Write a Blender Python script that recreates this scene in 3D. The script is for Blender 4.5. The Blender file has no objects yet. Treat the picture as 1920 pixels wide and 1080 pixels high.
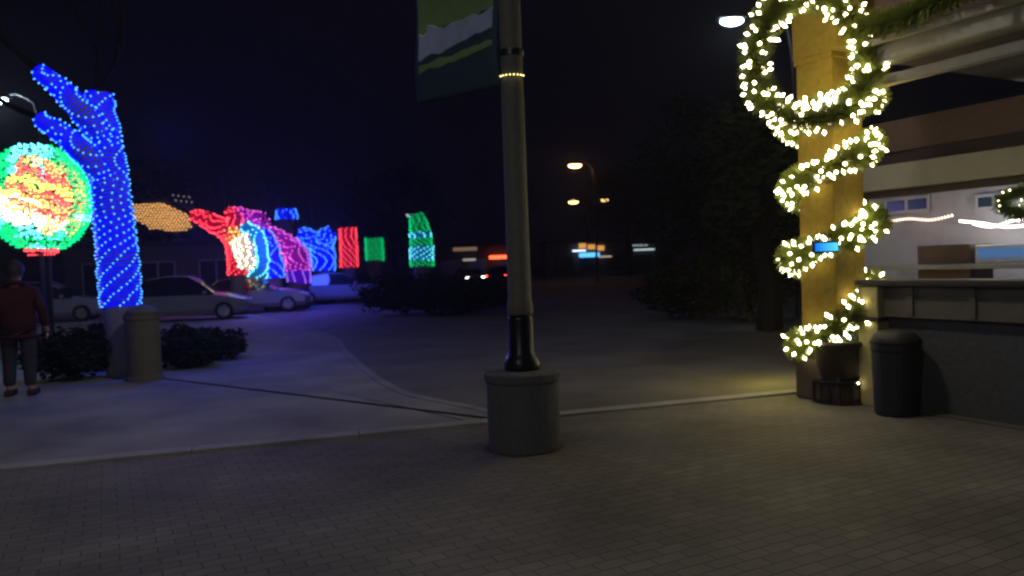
import bpy, bmesh, math, random
from mathutils import Vector, Matrix, noise
random.seed(7)
R = math.radians
sc = bpy.context.scene

# ---------------------------------------------------------------- camera
F = 1450.0
EYE = Vector((0, 0, 1.6))
pitch = -math.atan(45 / F)
roll = R(2.0)
fw = Vector((0, math.cos(pitch), math.sin(pitch)))
rt0 = Vector((1, 0, 0)); up0 = rt0.cross(fw)
rt = rt0 * math.cos(roll) - up0 * math.sin(roll)
up = up0 * math.cos(roll) + rt0 * math.sin(roll)
cd = bpy.data.cameras.new('camera'); cam = bpy.data.objects.new('camera', cd)
sc.collection.objects.link(cam); sc.camera = cam
cd.sensor_width = 36; cd.lens = F / 1920 * 36; cd.clip_end = 2000; cd.clip_start = 0.05
cd.dof.use_dof = True; cd.dof.focus_distance = 2.2; cd.dof.aperture_fstop = 3.2
m3 = Matrix((rt, up, -fw)).transposed()
cam.matrix_world = Matrix.Translation(EYE) @ m3.to_4x4()

# ---------------------------------------------------------------- world (night sky)
w = bpy.data.worlds.new('World'); sc.world = w; w.use_nodes = True
nt = w.node_tree; nt.nodes.clear()
wo = nt.nodes.new('ShaderNodeOutputWorld')
sky = nt.nodes.new('ShaderNodeTexSky'); sky.sky_type = 'NISHITA'; sky.sun_disc = False
sky.sun_elevation = R(-8); sky.sun_rotation = R(140)
b1 = nt.nodes.new('ShaderNodeBackground'); b1.inputs[1].default_value = 0.05
nt.links.new(sky.outputs[0], b1.inputs[0])
b2 = nt.nodes.new('ShaderNodeBackground'); b2.inputs[0].default_value = (0.32, 0.30, 0.75, 1); b2.inputs[1].default_value = 0.0036
ad = nt.nodes.new('ShaderNodeAddShader')
nt.links.new(b1.outputs[0], ad.inputs[0]); nt.links.new(b2.outputs[0], ad.inputs[1]); nt.links.new(ad.outputs[0], wo.inputs[0])
sc.view_settings.view_transform = 'Standard'; sc.view_settings.look = 'None'
sc.view_settings.exposure = 0; sc.view_settings.gamma = 1
sc.cycles.max_bounces = 5; sc.cycles.use_light_tree = True
sc.cycles.sample_clamp_indirect = 3.0
sc.cycles.use_denoising = True

# ---------------------------------------------------------------- pixel helpers (1920x1080 frame)
def ray(px, py):
    return fw + rt * ((px - 960) / F) - up * ((py - 540) / F)
def G(px, py, z=0.0):
    d = ray(px, py); t = (z - EYE.z) / d.z
    return EYE + d * t
def D(px, py, depth):
    d = ray(px, py); return EYE + d * (depth / d.y)
A27 = R(27.7)
U = Vector((math.sin(A27), -math.cos(A27), 0))      # along the facade, towards the camera's right
K = Vector((math.cos(A27), math.sin(A27), 0))       # into the building / along the kerb
COL = Vector((3.53, 8.5, 0))
def V(px, py, b):                                    # hit the vertical plane at b metres behind the facade
    d = ray(px, py); t = ((COL + K * b) - EYE).dot(K) / d.dot(K)
    return EYE + d * t
def BL(a, b, z): return COL + U * a + K * b + Vector((0, 0, z))
BROT = math.atan2(U.y, U.x)

# ---------------------------------------------------------------- materials
MATS = {}
def mat(name, col, rough=0.7, metal=0.0, emit=None, es=0.0, var=0.25, scale=8.0, bump=0.0, sampled=True, spec=0.5):
    if name in MATS: return MATS[name]
    m = bpy.data.materials.new(name); m.use_nodes = True; n = m.node_tree
    p = n.nodes['Principled BSDF']
    p.inputs['Roughness'].default_value = rough; p.inputs['Metallic'].default_value = metal
    p.inputs['Specular IOR Level'].default_value = spec
    tc = n.nodes.new('ShaderNodeTexCoord'); nz = n.nodes.new('ShaderNodeTexNoise')
    nz.inputs['Scale'].default_value = scale; nz.inputs['Detail'].default_value = 6
    n.links.new(tc.outputs['Object'], nz.inputs['Vector'])
    mx = n.nodes.new('ShaderNodeMixRGB'); mx.inputs[1].default_value = tuple(c * (1 - var) for c in col) + (1,)
    mx.inputs[2].default_value = tuple(min(1, c * (1 + var)) for c in col) + (1,)
    n.links.new(nz.outputs['Fac'], mx.inputs[0]); n.links.new(mx.outputs[0], p.inputs['Base Color'])
    if bump:
        b = n.nodes.new('ShaderNodeBump'); b.inputs['Strength'].default_value = bump; b.inputs['Distance'].default_value = 0.02
        n.links.new(nz.outputs['Fac'], b.inputs['Height']); n.links.new(b.outputs[0], p.inputs['Normal'])
    if emit:
        p.inputs['Emission Color'].default_value = tuple(emit) + (1,); p.inputs['Emission Strength'].default_value = es
        m.cycles.emission_sampling = 'AUTO' if sampled else 'NONE'
    MATS[name] = m; return m
def glow(name, col, s, sampled=False):
    return mat(name, tuple(c * 0.3 for c in col), 0.4, emit=col, es=s, sampled=sampled, var=0.05)

# ---------------------------------------------------------------- object helpers
def link(o):
    sc.collection.objects.link(o); return o
def tag(o, label=None, cat=None, group=None, kind=None):
    if label: o['label'] = label
    if cat: o['category'] = cat
    if group: o['group'] = group
    if kind: o['kind'] = kind
    return o
def empty(name, loc, label, cat, group=None, rz=0.0):
    o = link(bpy.data.objects.new(name, None)); o.location = loc; o.rotation_euler.z = rz; o.empty_display_size = 0.2
    return tag(o, label, cat, group)
def build(name, bm, m, parent=None, world=True, smooth=False):
    me = bpy.data.meshes.new(name); bm.to_mesh(me); bm.free()
    for x in (m if isinstance(m, list) else [m]): me.materials.append(x)
    if smooth:
        for p in me.polygons: p.use_smooth = True
    o = link(bpy.data.objects.new(name, me))
    if parent:
        o.parent = parent
        if world:
            pm = Matrix.LocRotScale(parent.location, parent.rotation_euler, None)
            q = parent.parent
            while q: pm = Matrix.LocRotScale(q.location, q.rotation_euler, None) @ pm; q = q.parent
            me.transform(pm.inverted())
    return o
def nb(): return bmesh.new()
def box(bm, c, s, rot=None, bevel=0.0, taper=1.0):
    c = Vector(c); r = rot if rot is not None else Matrix.Identity(3)
    vs = []
    for z in (-1, 1):
        t = taper if z > 0 else 1
        for x, y in ((-1, -1), (1, -1), (1, 1), (-1, 1)):
            vs.append(bm.verts.new(c + r @ Vector((x * s[0] / 2 * t, y * s[1] / 2 * t, z * s[2] / 2))))
    fs = [(3, 2, 1, 0), (4, 5, 6, 7), (0, 1, 5, 4), (1, 2, 6, 5), (2, 3, 7, 6), (3, 0, 4, 7)]
    nf = [bm.faces.new([vs[i] for i in f]) for f in fs]
    if bevel:
        es = list({e for f in nf for e in f.edges})
        bmesh.ops.bevel(bm, geom=es, offset=bevel, segments=2, affect='EDGES', profile=0.6)
    return bm
RB = Matrix((U, K, Vector((0, 0, 1)))).transposed()
def bbox(bm, a0, a1, b0, b1_, z0, z1, bevel=0.0):     # box in the building's own frame
    return box(bm, BL((a0 + a1) / 2, (b0 + b1_) / 2, (z0 + z1) / 2), (abs(a1 - a0), abs(b1_ - b0), abs(z1 - z0)), RB, bevel)
def lathe(bm, c, prof, n=32, jit=0.0):
    c = Vector(c); rings = []
    for (r, z) in prof:
        rings.append([bm.verts.new(c + Vector((r * (1 + random.uniform(-jit, jit)) * math.cos(2 * math.pi * i / n), r * math.sin(2 * math.pi * i / n), z))) for i in range(n)])
    for a, b in zip(rings, rings[1:]):
        for i in range(n): bm.faces.new((a[i], a[(i + 1) % n], b[(i + 1) % n], b[i]))
    bm.faces.new(rings[0][::-1]); bm.faces.new(rings[-1])
    return bm
def frame_at(t):
    t = t.normalized(); s = t.cross(Vector((0, 0, 1)))
    if s.length < 0.05: s = t.cross(Vector((1, 0, 0)))
    s.normalize(); return s, t.cross(s).normalized()
def tube(bm, pts, rad, n=8, cap=True, jit=0.0):
    rings = []; L = len(pts)
    if not hasattr(rad, '__len__'): rad = [rad] * L
    ps, pq = None, None
    for i in range(L):
        t = pts[min(i + 1, L - 1)] - pts[max(i - 1, 0)]
        if t.length < 1e-6: t = Vector((0, 0, 1))
        t.normalize()
        if ps is None: s, q = frame_at(t)
        else:
            s = (ps - t * ps.dot(t))
            if s.length < 1e-4: s, q = frame_at(t)
            s.normalize(); q = t.cross(s)
        ps = s
        rings.append([bm.verts.new(pts[i] + (s * math.cos(2 * math.pi * k / n) + q * math.sin(2 * math.pi * k / n)) * rad[i] * (1 + (random.uniform(-jit, jit) if jit else 0))) for k in range(n)])
    for a, b in zip(rings, rings[1:]):
        for k in range(n): bm.faces.new((a[k], a[(k + 1) % n], b[(k + 1) % n], b[k]))
    if cap: bm.faces.new(rings[0][::-1]); bm.faces.new(rings[-1])
    return bm
def blob(bm, c, r, axis=None, el=1.0):               # one little lamp: a faceted bead
    ax = (axis or Vector((0, 0, 1))).normalized(); s, q = frame_at(ax)
    top = bm.verts.new(c + ax * r * el); bot = bm.verts.new(c - ax * r * el)
    ring = [bm.verts.new(c + (s * math.cos(k * math.pi / 2.5) + q * math.sin(k * math.pi / 2.5)) * r) for k in range(5)]
    for k in range(5):
        bm.faces.new((ring[k], ring[(k + 1) % 5], top)); bm.faces.new((ring[(k + 1) % 5], ring[k], bot))
def resample(pts, rads, step):
    out, ro = [], []
    # catmull-rom then even steps
    def cr(p0, p1, p2, p3, t): return 0.5 * ((2 * p1) + (p2 - p0) * t + (2 * p0 - 5 * p1 + 4 * p2 - p3) * t * t + (3 * p1 - p0 - 3 * p2 + p3) * t ** 3)
    n = len(pts); dense, dr = [], []
    for i in range(n - 1):
        p0, p1, p2, p3 = pts[max(i - 1, 0)], pts[i], pts[i + 1], pts[min(i + 2, n - 1)]
        K_ = max(6, int((p2 - p1).length / step * 3) + 1)
        for k in range(K_):
            t = k / K_; dense.append(cr(p0, p1, p2, p3, t)); dr.append(rads[i] * (1 - t) + rads[i + 1] * t)
    dense.append(pts[-1].copy()); dr.append(rads[-1])
    acc = 0; out.append(dense[0]); ro.append(dr[0])
    for a, b, r in zip(dense, dense[1:], dr[1:]):
        acc += (b - a).length
        if acc >= step: out.append(b); ro.append(r); acc = 0
    if acc > 1e-4: out.append(dense[-1]); ro.append(dr[-1])
    return out, ro
def helix(pts, rads, pitch, off, seg=14, slack=0.01):
    P, Rr = resample(pts, rads, pitch / seg)
    out = []; ang = random.uniform(0, 6); s = None
    for i in range(len(P)):
        t = (P[min(i + 1, len(P) - 1)] - P[max(i - 1, 0)]).normalized()
        if s is None: s, q = frame_at(t)
        else: s = (s - t * s.dot(t)).normalized(); q = t.cross(s)
        ang += 2 * math.pi / seg
        rr = Rr[i] + off + random.uniform(0, slack)
        out.append((P[i] + (s * math.cos(ang) + q * math.sin(ang)) * rr, (s * math.cos(ang) + q * math.sin(ang))))
    return out
def along(pts, step):                                 # points each `step` metres along a polyline of (pos, normal)
    out = []; acc = 0
    for (a, na), (b, nb_) in zip(pts, pts[1:]):
        L = (b - a).length; acc += L
        while acc >= step and L > 1e-6:
            acc -= step; t = 1 - acc / L if L else 0
            out.append((a.lerp(b, max(0, min(1, t))), na))
    return out
bulb_mesh_cache = {}
def bulbs(parent, lst, r, m, single=0, el=1.5, name='bulb'):
    """lst of (pos, normal). The `single` nearest the camera become parts of their own, the rest one part."""
    cam0 = EYE
    lst = sorted(lst, key=lambda q: (q[0] - cam0).length - 0.6 * q[1].dot((cam0 - q[0]).normalized()))
    key = (m.name, r)
    if single and key not in bulb_mesh_cache:
        bm = nb(); blob(bm, Vector(), r, Vector((0, 0, 1)), el); me = bpy.data.meshes.new(name); bm.to_mesh(me); bm.free(); me.materials.append(m)
        bulb_mesh_cache[key] = me
    for p, n in lst[:single]:
        o = link(bpy.data.objects.new(name, bulb_mesh_cache[key])); o.parent = parent
        pm = Matrix.LocRotScale(parent.location, parent.rotation_euler, None)
        if parent.parent: pm = Matrix.LocRotScale(parent.parent.location, parent.parent.rotation_euler, None) @ pm
        o.location = pm.inverted() @ (p + n * r * 0.6)
        o.rotation_euler = n.to_track_quat('Z', 'Y').to_euler()
    rest = lst[single:]
    if rest:
        bm = nb()
        for p, n in rest: blob(bm, p + n * r * 0.6, r, n, el)
        tag(build(name + 's', bm, m, parent), kind='stuff')
def lamp(name, loc, col, power, radius=0.1, parent=None, kind='POINT', **kw):
    l = bpy.data.lights.new(name, kind); l.color = col; l.energy = power
    if kind == 'POINT' or kind == 'SPOT': l.shadow_soft_size = radius
    for k, v in kw.items(): setattr(l, k, v)
    o = link(bpy.data.objects.new(name, l))
    if parent:
        o.parent = parent; loc = Matrix.LocRotScale(parent.location, parent.rotation_euler, None).inverted() @ Vector(loc)
    o.location = loc
    return o

# ---------------------------------------------------------------- ground
def ground_mat(name, kind, c1, c2, cm, rough):
    m = bpy.data.materials.new(name); m.use_nodes = True; n = m.node_tree; p = n.nodes['Principled BSDF']
    tc = n.nodes.new('ShaderNodeTexCoord'); mp = n.nodes.new('ShaderNodeMapping'); mp.inputs['Rotation'].default_value = (0, 0, -math.atan2(K.y, K.x))
    n.links.new(tc.outputs['Object'], mp.inputs[0])
    nz = n.nodes.new('ShaderNodeTexNoise'); nz.inputs['Scale'].default_value = 0.9; nz.inputs['Detail'].default_value = 8
    n.links.new(mp.outputs[0], nz.inputs['Vector'])
    fn = n.nodes.new('ShaderNodeTexNoise'); fn.inputs['Scale'].default_value = 90; fn.inputs['Detail'].default_value = 4
    n.links.new(mp.outputs[0], fn.inputs['Vector'])
    mx = n.nodes.new('ShaderNodeMixRGB'); mx.blend_type = 'MULTIPLY'; mx.inputs[0].default_value = 0.75
    bump = n.nodes.new('ShaderNodeBump'); bump.inputs['Distance'].default_value = 0.006
    rp = n.nodes.new('ShaderNodeMapRange'); rp.inputs[1].default_value = 0.3; rp.inputs[2].default_value = 0.7; rp.inputs[3].default_value = 0.5; rp.inputs[4].default_value = 1.3
    n.links.new(nz.outputs['Fac'], rp.inputs[0])
    rp2 = n.nodes.new('ShaderNodeMapRange'); rp2.inputs[3].default_value = 0.8; rp2.inputs[4].default_value = 1.2
    n.links.new(fn.outputs['Fac'], rp2.inputs[0])
    mul = n.nodes.new('ShaderNodeMath'); mul.operation = 'MULTIPLY'; n.links.new(rp.outputs[0], mul.inputs[0]); n.links.new(rp2.outputs[0], mul.inputs[1])
    if kind == 'brick':
        br = n.nodes.new('ShaderNodeTexBrick'); br.inputs['Scale'].default_value = 1
        br.inputs['Brick Width'].default_value = 0.2; br.inputs['Row Height'].default_value = 0.1
        br.inputs['Mortar Size'].default_value = 0.006; br.inputs['Mortar Smooth'].default_value = 0.3
        br.inputs['Color1'].default_value = c1 + (1,); br.inputs['Color2'].default_value = c2 + (1,); br.inputs['Mortar'].default_value = cm + (1,)
        n.links.new(mp.outputs[0], br.inputs['Vector']); n.links.new(br.outputs['Color'], mx.inputs[1])
        inv = n.nodes.new('ShaderNodeMath'); inv.operation = 'SUBTRACT'; inv.inputs[0].default_value = 1; n.links.new(br.outputs['Fac'], inv.inputs[1])
        ad2 = n.nodes.new('ShaderNodeMath'); ad2.operation = 'MULTIPLY_ADD'; ad2.inputs[1].default_value = 0.35
        n.links.new(fn.outputs['Fac'], ad2.inputs[0]); n.links.new(inv.outputs[0], ad2.inputs[2])
        n.links.new(ad2.outputs[0], bump.inputs['Height']); bump.inputs['Strength'].default_value = 0.8
    else:
        cc = n.nodes.new('ShaderNodeMixRGB'); cc.inputs[1].default_value = c1 + (1,); cc.inputs[2].default_value = c2 + (1,)
        n.links.new(fn.outputs['Fac'], cc.inputs[0]); n.links.new(cc.outputs[0], mx.inputs[1])
        n.links.new(fn.outputs['Fac'], bump.inputs['Height']); bump.inputs['Strength'].default_value = 0.5
    n.links.new(mul.outputs[0], mx.inputs[2]); n.links.new(mx.outputs[0], p.inputs['Base Color'])
    n.links.new(bump.outputs[0], p.inputs['Normal']); p.inputs['Roughness'].default_value = rough
    return m
M_asph = ground_mat('asphalt', 'flat', (0.10, 0.092, 0.08), (0.155, 0.145, 0.13), None, 0.8)
M_brick = ground_mat('brick_paving', 'brick', (0.145, 0.13, 0.11), (0.185, 0.165, 0.137), (0.095, 0.086, 0.072), 0.8)
M_conc = ground_mat('sidewalk_concrete', 'flat', (0.20, 0.195, 0.185), (0.29, 0.28, 0.265), None, 0.8)
M_kerb = ground_mat('kerb_concrete', 'flat', (0.26, 0.25, 0.24), (0.36, 0.35, 0.33), None, 0.75)
def poly(bm, pts, z):
    f = bm.faces.new([bm.verts.new((p[0], p[1], z)) for p in pts]); 
    if f.normal.z < 0: bmesh.ops.reverse_faces(bm, faces=[f])
    bm.normal_update()
    for f in bm.faces:
        if f.normal.z < 0: f.normal_flip()
bm = nb(); poly(bm, [(-400, -60), (400, -60), (400, 900), (-400, 900)], -0.02)
tag(build('asphalt_road', bm, M_asph), 'dark asphalt street surface reaching away into the night', 'road', kind='structure')
# paved plaza where the camera stands: its far edge is the kerb line
e0 = G(0, 884); e1 = G(900, 803); e2 = G(1500, 738)
kd = (e1 - e0).normalized()
kd = ((e2 - e0)).normalized()
P0 = e0 - kd * 30; P1 = e0 + kd * 60
nn = Vector((-kd.y, kd.x, 0))       # away from the camera
bm = nb(); poly(bm, [P0, P1, P1 - nn * 40, P0 - nn * 40], 0.0)
tag(build('brick_plaza', bm, M_brick), 'brown brick paving in the foreground', 'paving', kind='structure')
# kerb band along the plaza's far edge: pale concrete, stands 3 cm proud
bm = nb()
def strip(bm, pts, wdt, side, z0, z1, per=1.5):
    pass
segs = 60; L = (P1 - P0).length
for i in range(segs):
    a = P0 + kd * (L * i / segs + 0.004); b = P0 + kd * (L * (i + 1) / segs - 0.004)
    c = (a + b) / 2 + nn * 0.09; ang = math.atan2(kd.y, kd.x)
    box(bm, c + Vector((0, 0, 0.0)), ((b - a).length, 0.18, 0.05), Matrix.Rotation(ang, 3, 'Z'), 0.008)
tag(build('kerb', bm, M_kerb), 'pale concrete kerb edging the brick paving', 'kerb', kind='structure')
# concrete pavement beyond the kerb at left, bounded by a curved edge towards the street
cur = [G(940, 790), G(900, 772), G(830, 757), G(760, 742), G(715, 722), G(672, 690), G(640, 660), G(600, 625), G(470, 592), G(300, 577)]
cur2, _ = resample(cur, [1] * len(cur), 0.25)
far = [Vector((-60, 40, 0)), P0 + nn * 0.18]
base = [e0 + kd * (G(955, 797) - e0).dot(kd) + nn * 0.18]
bm = nb(); poly(bm, [far[1]] + base + cur2 + [Vector((-30, 31, 0)), Vector((-60, 31, 0))], 0.004)
tag(build('sidewalk', bm, M_conc), 'grey concrete sidewalk between brick paving and street', 'sidewalk', kind='structure')
bm = nb()
vv = [(p + Vector((0, 0, z))) for p in cur2 for z in (0,)]
for a, b in zip(cur2, cur2[1:]):
    t = (b - a).normalized(); n_ = Vector((t.y, -t.x, 0)); L_ = (b - a).length
    box(bm, (a + b) / 2 + n_ * 0.07 + Vector((0, 0, -0.001)), (L_ - 0.006, 0.13, 0.022), Matrix.Rotation(math.atan2(t.y, t.x), 3, 'Z'))
tag(build('curved_kerb', bm, M_conc), 'curved concrete kerb between sidewalk and dark asphalt', 'kerb', kind='structure')
# dark expansion joint
bm = nb(); a = G(690, 749); b = G(905, 797)
n_ = (b - a).normalized(); s_ = Vector((-n_.y, n_.x, 0)) * 0.014
a2 = a - n_ * 1.2
poly(bm, [a2 - s_ * 0.3, b - s_, b + s_, a2 + s_ * 0.3], 0.0075)
tag(build('expansion_joint', bm, mat('joint_tar', (0.012, 0.012, 0.012), 0.9)), 'dark tar joint crossing the sidewalk', 'joint', kind='structure')
for k_, (x0_, y0_, x1_, y1_) in enumerate([(250, 850, 420, 690), (600, 815, 560, 640)]):
    pass

# ---------------------------------------------------------------- lights wrapped trees
M_bark = mat('bark', (0.10, 0.075, 0.055), 0.9, bump=0.8, scale=25, var=0.4)
M_twig = mat('twig', (0.012, 0.010, 0.008), 0.95, spec=0.1)
M_barkpale = mat('pale_bark', (0.20, 0.19, 0.18), 0.85, bump=0.7, scale=30, var=0.3)
GLOWS = {  # rope colour imitates bulb glow on the bark, then the bulb's own colour
    'blue': ((0.0, 0.0, 1.0), 1.3, (0.06, 0.33, 1.0), 3.0),
    'cyan': ((0.0, 0.35, 0.75), 0.35, (0.15, 0.85, 1.0), 3.0),
    'green': ((0.0, 0.30, 0.06), 0.40, (0.0, 0.75, 0.22), 1.6),
    'red': ((0.60, 0.0, 0.03), 0.6, (1.0, 0.06, 0.08), 3),
    'magenta': ((0.45, 0.0, 0.50), 0.5, (1.0, 0.15, 0.75), 2.2),
    'violet': ((0.12, 0.0, 0.75), 0.5, (0.4, 0.15, 1.0), 2.0),
    'yellow': ((0.7, 0.33, 0.0), 0.5, (1.0, 0.60, 0.10), 4.5),
    'white': ((0.75, 0.60, 0.42), 0.9, (1.0, 0.88, 0.60), 7),
    'tan': ((0.30, 0.17, 0.05), 0.25, (1.0, 0.55, 0.18), 2.2),
}
def gm(c, sampled=False):
    rc, rs, bc, bs = GLOWS[c]
    sfx = '_near' if sampled else ''
    return glow('rope_' + c + sfx, rc, rs, sampled), glow('bulb_' + c + sfx, bc, bs, sampled)
def wrap(parent, pts, rads, c, pitch, step, rr, br, single=0, sampled=False, off=0.01, slack=0.015, seg=14, rope=True):
    h = helix(pts, rads, pitch, off, seg, slack)
    mr, mb = gm(c, sampled)
    if rope:
        bm = nb(); tube(bm, [p for p, _ in h], rr, 3); build('rope_light', bm, mr, parent)  # glowing rope made up to fill the bark with the bulbs' colour
    bulbs(parent, [(p + n_ * (rr * .8 + random.uniform(0, .01)), n_) for p, n_ in along(h, step)], br, mb, single)
def twigs(bm, start, d, L, r, depth, spread=0.6):
    n = 4; pts = [start]; dd = d.normalized()
    for i in range(n):
        dd = (dd + Vector((random.uniform(-1, 1), random.uniform(-1, 1), random.uniform(-.6, .9))) * 0.22).normalized()
        pts.append(pts[-1] + dd * L / n)
    tube(bm, pts, [r * (1 - .55 * i / n) for i in range(n + 1)], 5, False)
    if depth:
        for k in range(3):
            p = pts[random.randint(2, n)]
            nd = (dd + Vector((random.uniform(-1, 1), random.uniform(-1, 1), random.uniform(-.4, 1))) * spread * 1.3).normalized()
            twigs(bm, p, nd, L * 0.72, r * 0.5, depth - 1, spread)

# --- the blue tree at left
DB = 12.5
tb = G(262, 706); tb = D(236, 640, DB); tb.z = 0
t = empty('blue_lit_tree', tb, 'tall forked tree trunk wrapped tightly in blue string lights', 'tree')
def pd(lst, dep): return [D(x, y, dep) for x, y in lst]
trunk = [Vector((tb.x, tb.y, 0))] + pd([(227, 575), (222, 500), (214, 420), (205, 340), (196, 260), (184, 175)], DB)
limb1 = pd([(196, 262), (150, 205), (112, 165), (72, 132)], DB - .4)
limb2 = pd([(207, 345), (160, 290), (115, 250), (72, 222)], DB - .3)
limb1[0] = trunk[5].copy(); limb2[0] = trunk[4].copy()
bm = nb()
tr_r = [.30, .27, .27, .26, .25, .21, .17]
tube(bm, *resample(trunk, tr_r, 0.12), n=14, jit=.04)
build('trunk', bm, M_barkpale, t, smooth=True)
bm = nb(); tube(bm, *resample(limb1, [.19, .16, .13, .09], .12), n=10, jit=.04); build('limb', bm, M_barkpale, t, smooth=True)
bm = nb(); tube(bm, *resample(limb2, [.19, .16, .13, .09], .12), n=10, jit=.04); build('limb', bm, M_barkpale, t, smooth=True)
bm = nb()
for p, n_ in ((trunk[-1], (0, 0, 1)), (limb1[-1], (-1, 0, .8)), (limb2[-1], (-1, 0, .5)), (trunk[-1], (.6, .2, .9))):
    twigs(bm, p, Vector(n_), 1.1, .06, 3)
build('bare_twigs', bm, M_twig, t)
wrap(t, trunk[1:], tr_r[1:], 'blue', 0.042, 0.27, 0.0125, 0.0155, single=60, sampled=True, off=.015, slack=.02)
wrap(t, limb1, [.19, .16, .13, .09], 'blue', 0.042, 0.27, 0.0115, 0.0155, single=20, sampled=True, off=.012)
wrap(t, limb2, [.19, .16, .13, .09], 'blue', 0.042, 0.27, 0.0115, 0.0155, single=20, sampled=True, off=.012)
# bare point lamps added round the trunk to spread its blue light
for (dx, dy, dz, pw) in ((.8, .9, 2.4, 65), (-.6, -.9, 1.7, 8), (.5, .9, 4.0, 60)):
    lamp('blue_glow', Vector((tb.x + dx, tb.y + dy, dz)), (.02, .05, 1), pw, .25, t)
# bits of net hanging round the trunk foot
for q in range(2):
    pass

# --- round display of coloured lights at the left edge
DR = 14.5
cR = D(72, 372, DR); rad = 0.93
t = empty('round_light_display', (cR.x, cR.y, 0), 'round display of green rimmed red yellow and white lights on a post', 'light display')
bm = nb(); tube(bm, [Vector((cR.x, cR.y, 0)), Vector((cR.x, cR.y, cR.z - rad * 1.0))], .06, 10)
lathe(bm, (cR.x, cR.y, 0), [(.3, 0), (.3, .05), (.1, .1)], 20)
build('post', bm, mat('dark_metal', (0.03, 0.03, 0.035), 0.5, .6), t)
bm = nb()
for k in range(6):
    a = k * math.pi / 6
    pts = [cR + Vector((math.sin(th) * math.cos(a) * rad * .97, math.sin(th) * math.sin(a) * rad * .97 * .55, math.cos(th) * rad * 1.06)) for th in [i * 2 * math.pi / 40 for i in range(41)]]
    tube(bm, pts, .01, 5, False)
build('wire_frame', bm, MATS['dark_metal'], t)
def zone(u, v):
    rr = math.hypot(u, v)
    nz = noise.noise(Vector((u * 2.4 + 5, v * 2.4, 1.3)))
    if v < -1.0: return 'red'
    if rr > .84: return 'green' if nz > -.25 else 'cyan'
    if u < -.25 and v > .25: return 'green' if (nz > -.1) else 'cyan'
    if u > .1 and v > .55: return 'tan'
    w_ = v + 0.34 * u + nz * .16
    if u > .0 and v > .35 and w_ > .62: return 'tan'
    if w_ > .42: return 'red' if u > -.1 else 'cyan'
    if w_ > .24: return 'yellow' if u > -.35 else 'white'
    if w_ > .08: return 'red' if u > -.3 else 'green'
    if w_ > -.06: return 'tan' if u > 0 else 'yellow'
    if w_ > -.22: return 'red' if u > -.25 else 'white'
    if w_ > -.36: return 'yellow'
    if w_ > -.60: return 'white' if u < .3 else 'tan'
    return 'cyan' if nz < .15 else 'green'
groups = {}
rows = 34
for i in range(rows):
    v = 1.06 - 2.12 * (i + .5) / rows
    rw = math.sqrt(max(0, 1 - (v / 1.08) ** 2)) * rad
    n_ = max(8, int(rw * 2 * 3.6 / .068))
    for k in range(n_):
        a = 2 * math.pi * k / n_ + i * .35
        u = math.cos(a) * rw / rad
        pos = cR + Vector((math.cos(a) * rw, math.sin(a) * rw * .55, v * rad - u * .05))
        c = zone(u, v)
        nrm = Vector((math.cos(a) * rw, math.sin(a) * rw / .55, v * rad * .6)).normalized()
        if random.random() < .10: continue
        groups.setdefault(c, []).append((pos + Vector((random.uniform(-.012, .012), 0, random.uniform(-.018, .018))), nrm))
cnt = 0
for c, lst in groups.items():
    front = [q for q in lst]
    bulbs(t, front, .026, gm(c, True)[1], single=12, name='bulb')
bm = nb()
for i in range(rows):
    v = 1.06 - 2.12 * (i + .5) / rows
    rw = math.sqrt(max(0, 1 - (v / 1.08) ** 2)) * rad * .985
    tube(bm, [cR + Vector((math.cos(a) * rw, math.sin(a) * rw * .55, v * rad - math.cos(a) * rw / rad * .05)) for a in [2 * math.pi * j / 40 for j in range(41)]], .006, 4, False)
build('wire_ring', bm, MATS['dark_metal'], t)
# red bulbs underneath, then a point lamp added for the display's glow
lst = [(cR + Vector((x_, -.02, -rad * 1.13)), Vector((0, -1, 0))) for x_ in [-.22 + .06 * k for k in range(9)]]
bulbs(t, lst, .02, gm('red', True)[1])
lamp('display_glow', cR + Vector((0, -1.1, -.1)), (1, .75, .35), 3, .3, t)

# --- string lights trees down the street
def street_tree(name, label, dep, stems, group='light wrapped trees down the street', crown=True, br=.03):
    f = stems[0][1][0]; b = D(f[0], f[1], dep); b.z = 0
    t = empty(name, b, label, 'tree', group)
    first = True
    bmt = nb(); tops = []
    for c, px, rads in stems:
        pts = pd(px, dep)
        if px[0][2:] == (): pass
        P = [Vector((pts[0].x, pts[0].y, 0))] + pts if first and pts[0].z > .2 else pts
        rr = [rads[0] * 1.15] + list(rads) if len(P) > len(pts) else rads
        tube(bmt, *resample(P, rr, .3), n=9, jit=.05); tops.append((pts[-1], (pts[-1] - pts[-2])))
        first = False
    build('trunk', bmt, M_bark, t, smooth=True)
    for p, d in tops:
        bm = nb(); twigs(bm, p, d + Vector((0, 0, .5)), 1.4, .05, 2); build('bare_twigs', bm, M_twig, t)
    for c, px, rads in stems:
        wrap(t, pd(px, dep), rads, c, .065, .42 if c in ('blue', 'cyan', 'magenta', 'violet') else .28, .030, br, off=.03, slack=.05, seg=12)
    return t
street_tree('lit_street_tree', 'tree wrapped in red, yellow, white and cyan lights with a long red limb reaching left', 30, [
    ('red', [(446, 516), (444, 470), (432, 440), (400, 418), (358, 402)], [.28, .28, .28, .26, .10]),
    ('white', [(468, 505), (463, 470), (450, 445)], [.30, .42, .35]),
    ('yellow', [(450, 455), (436, 440), (418, 432)], [.25, .22, .12]),
    ('cyan', [(482, 522), (486, 490), (482, 450), (455, 425)], [.26, .28, .28, .18]),
    ('red', [(440, 425), (440, 405), (424, 399)], [.22, .2, .1])], br=.034)
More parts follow.
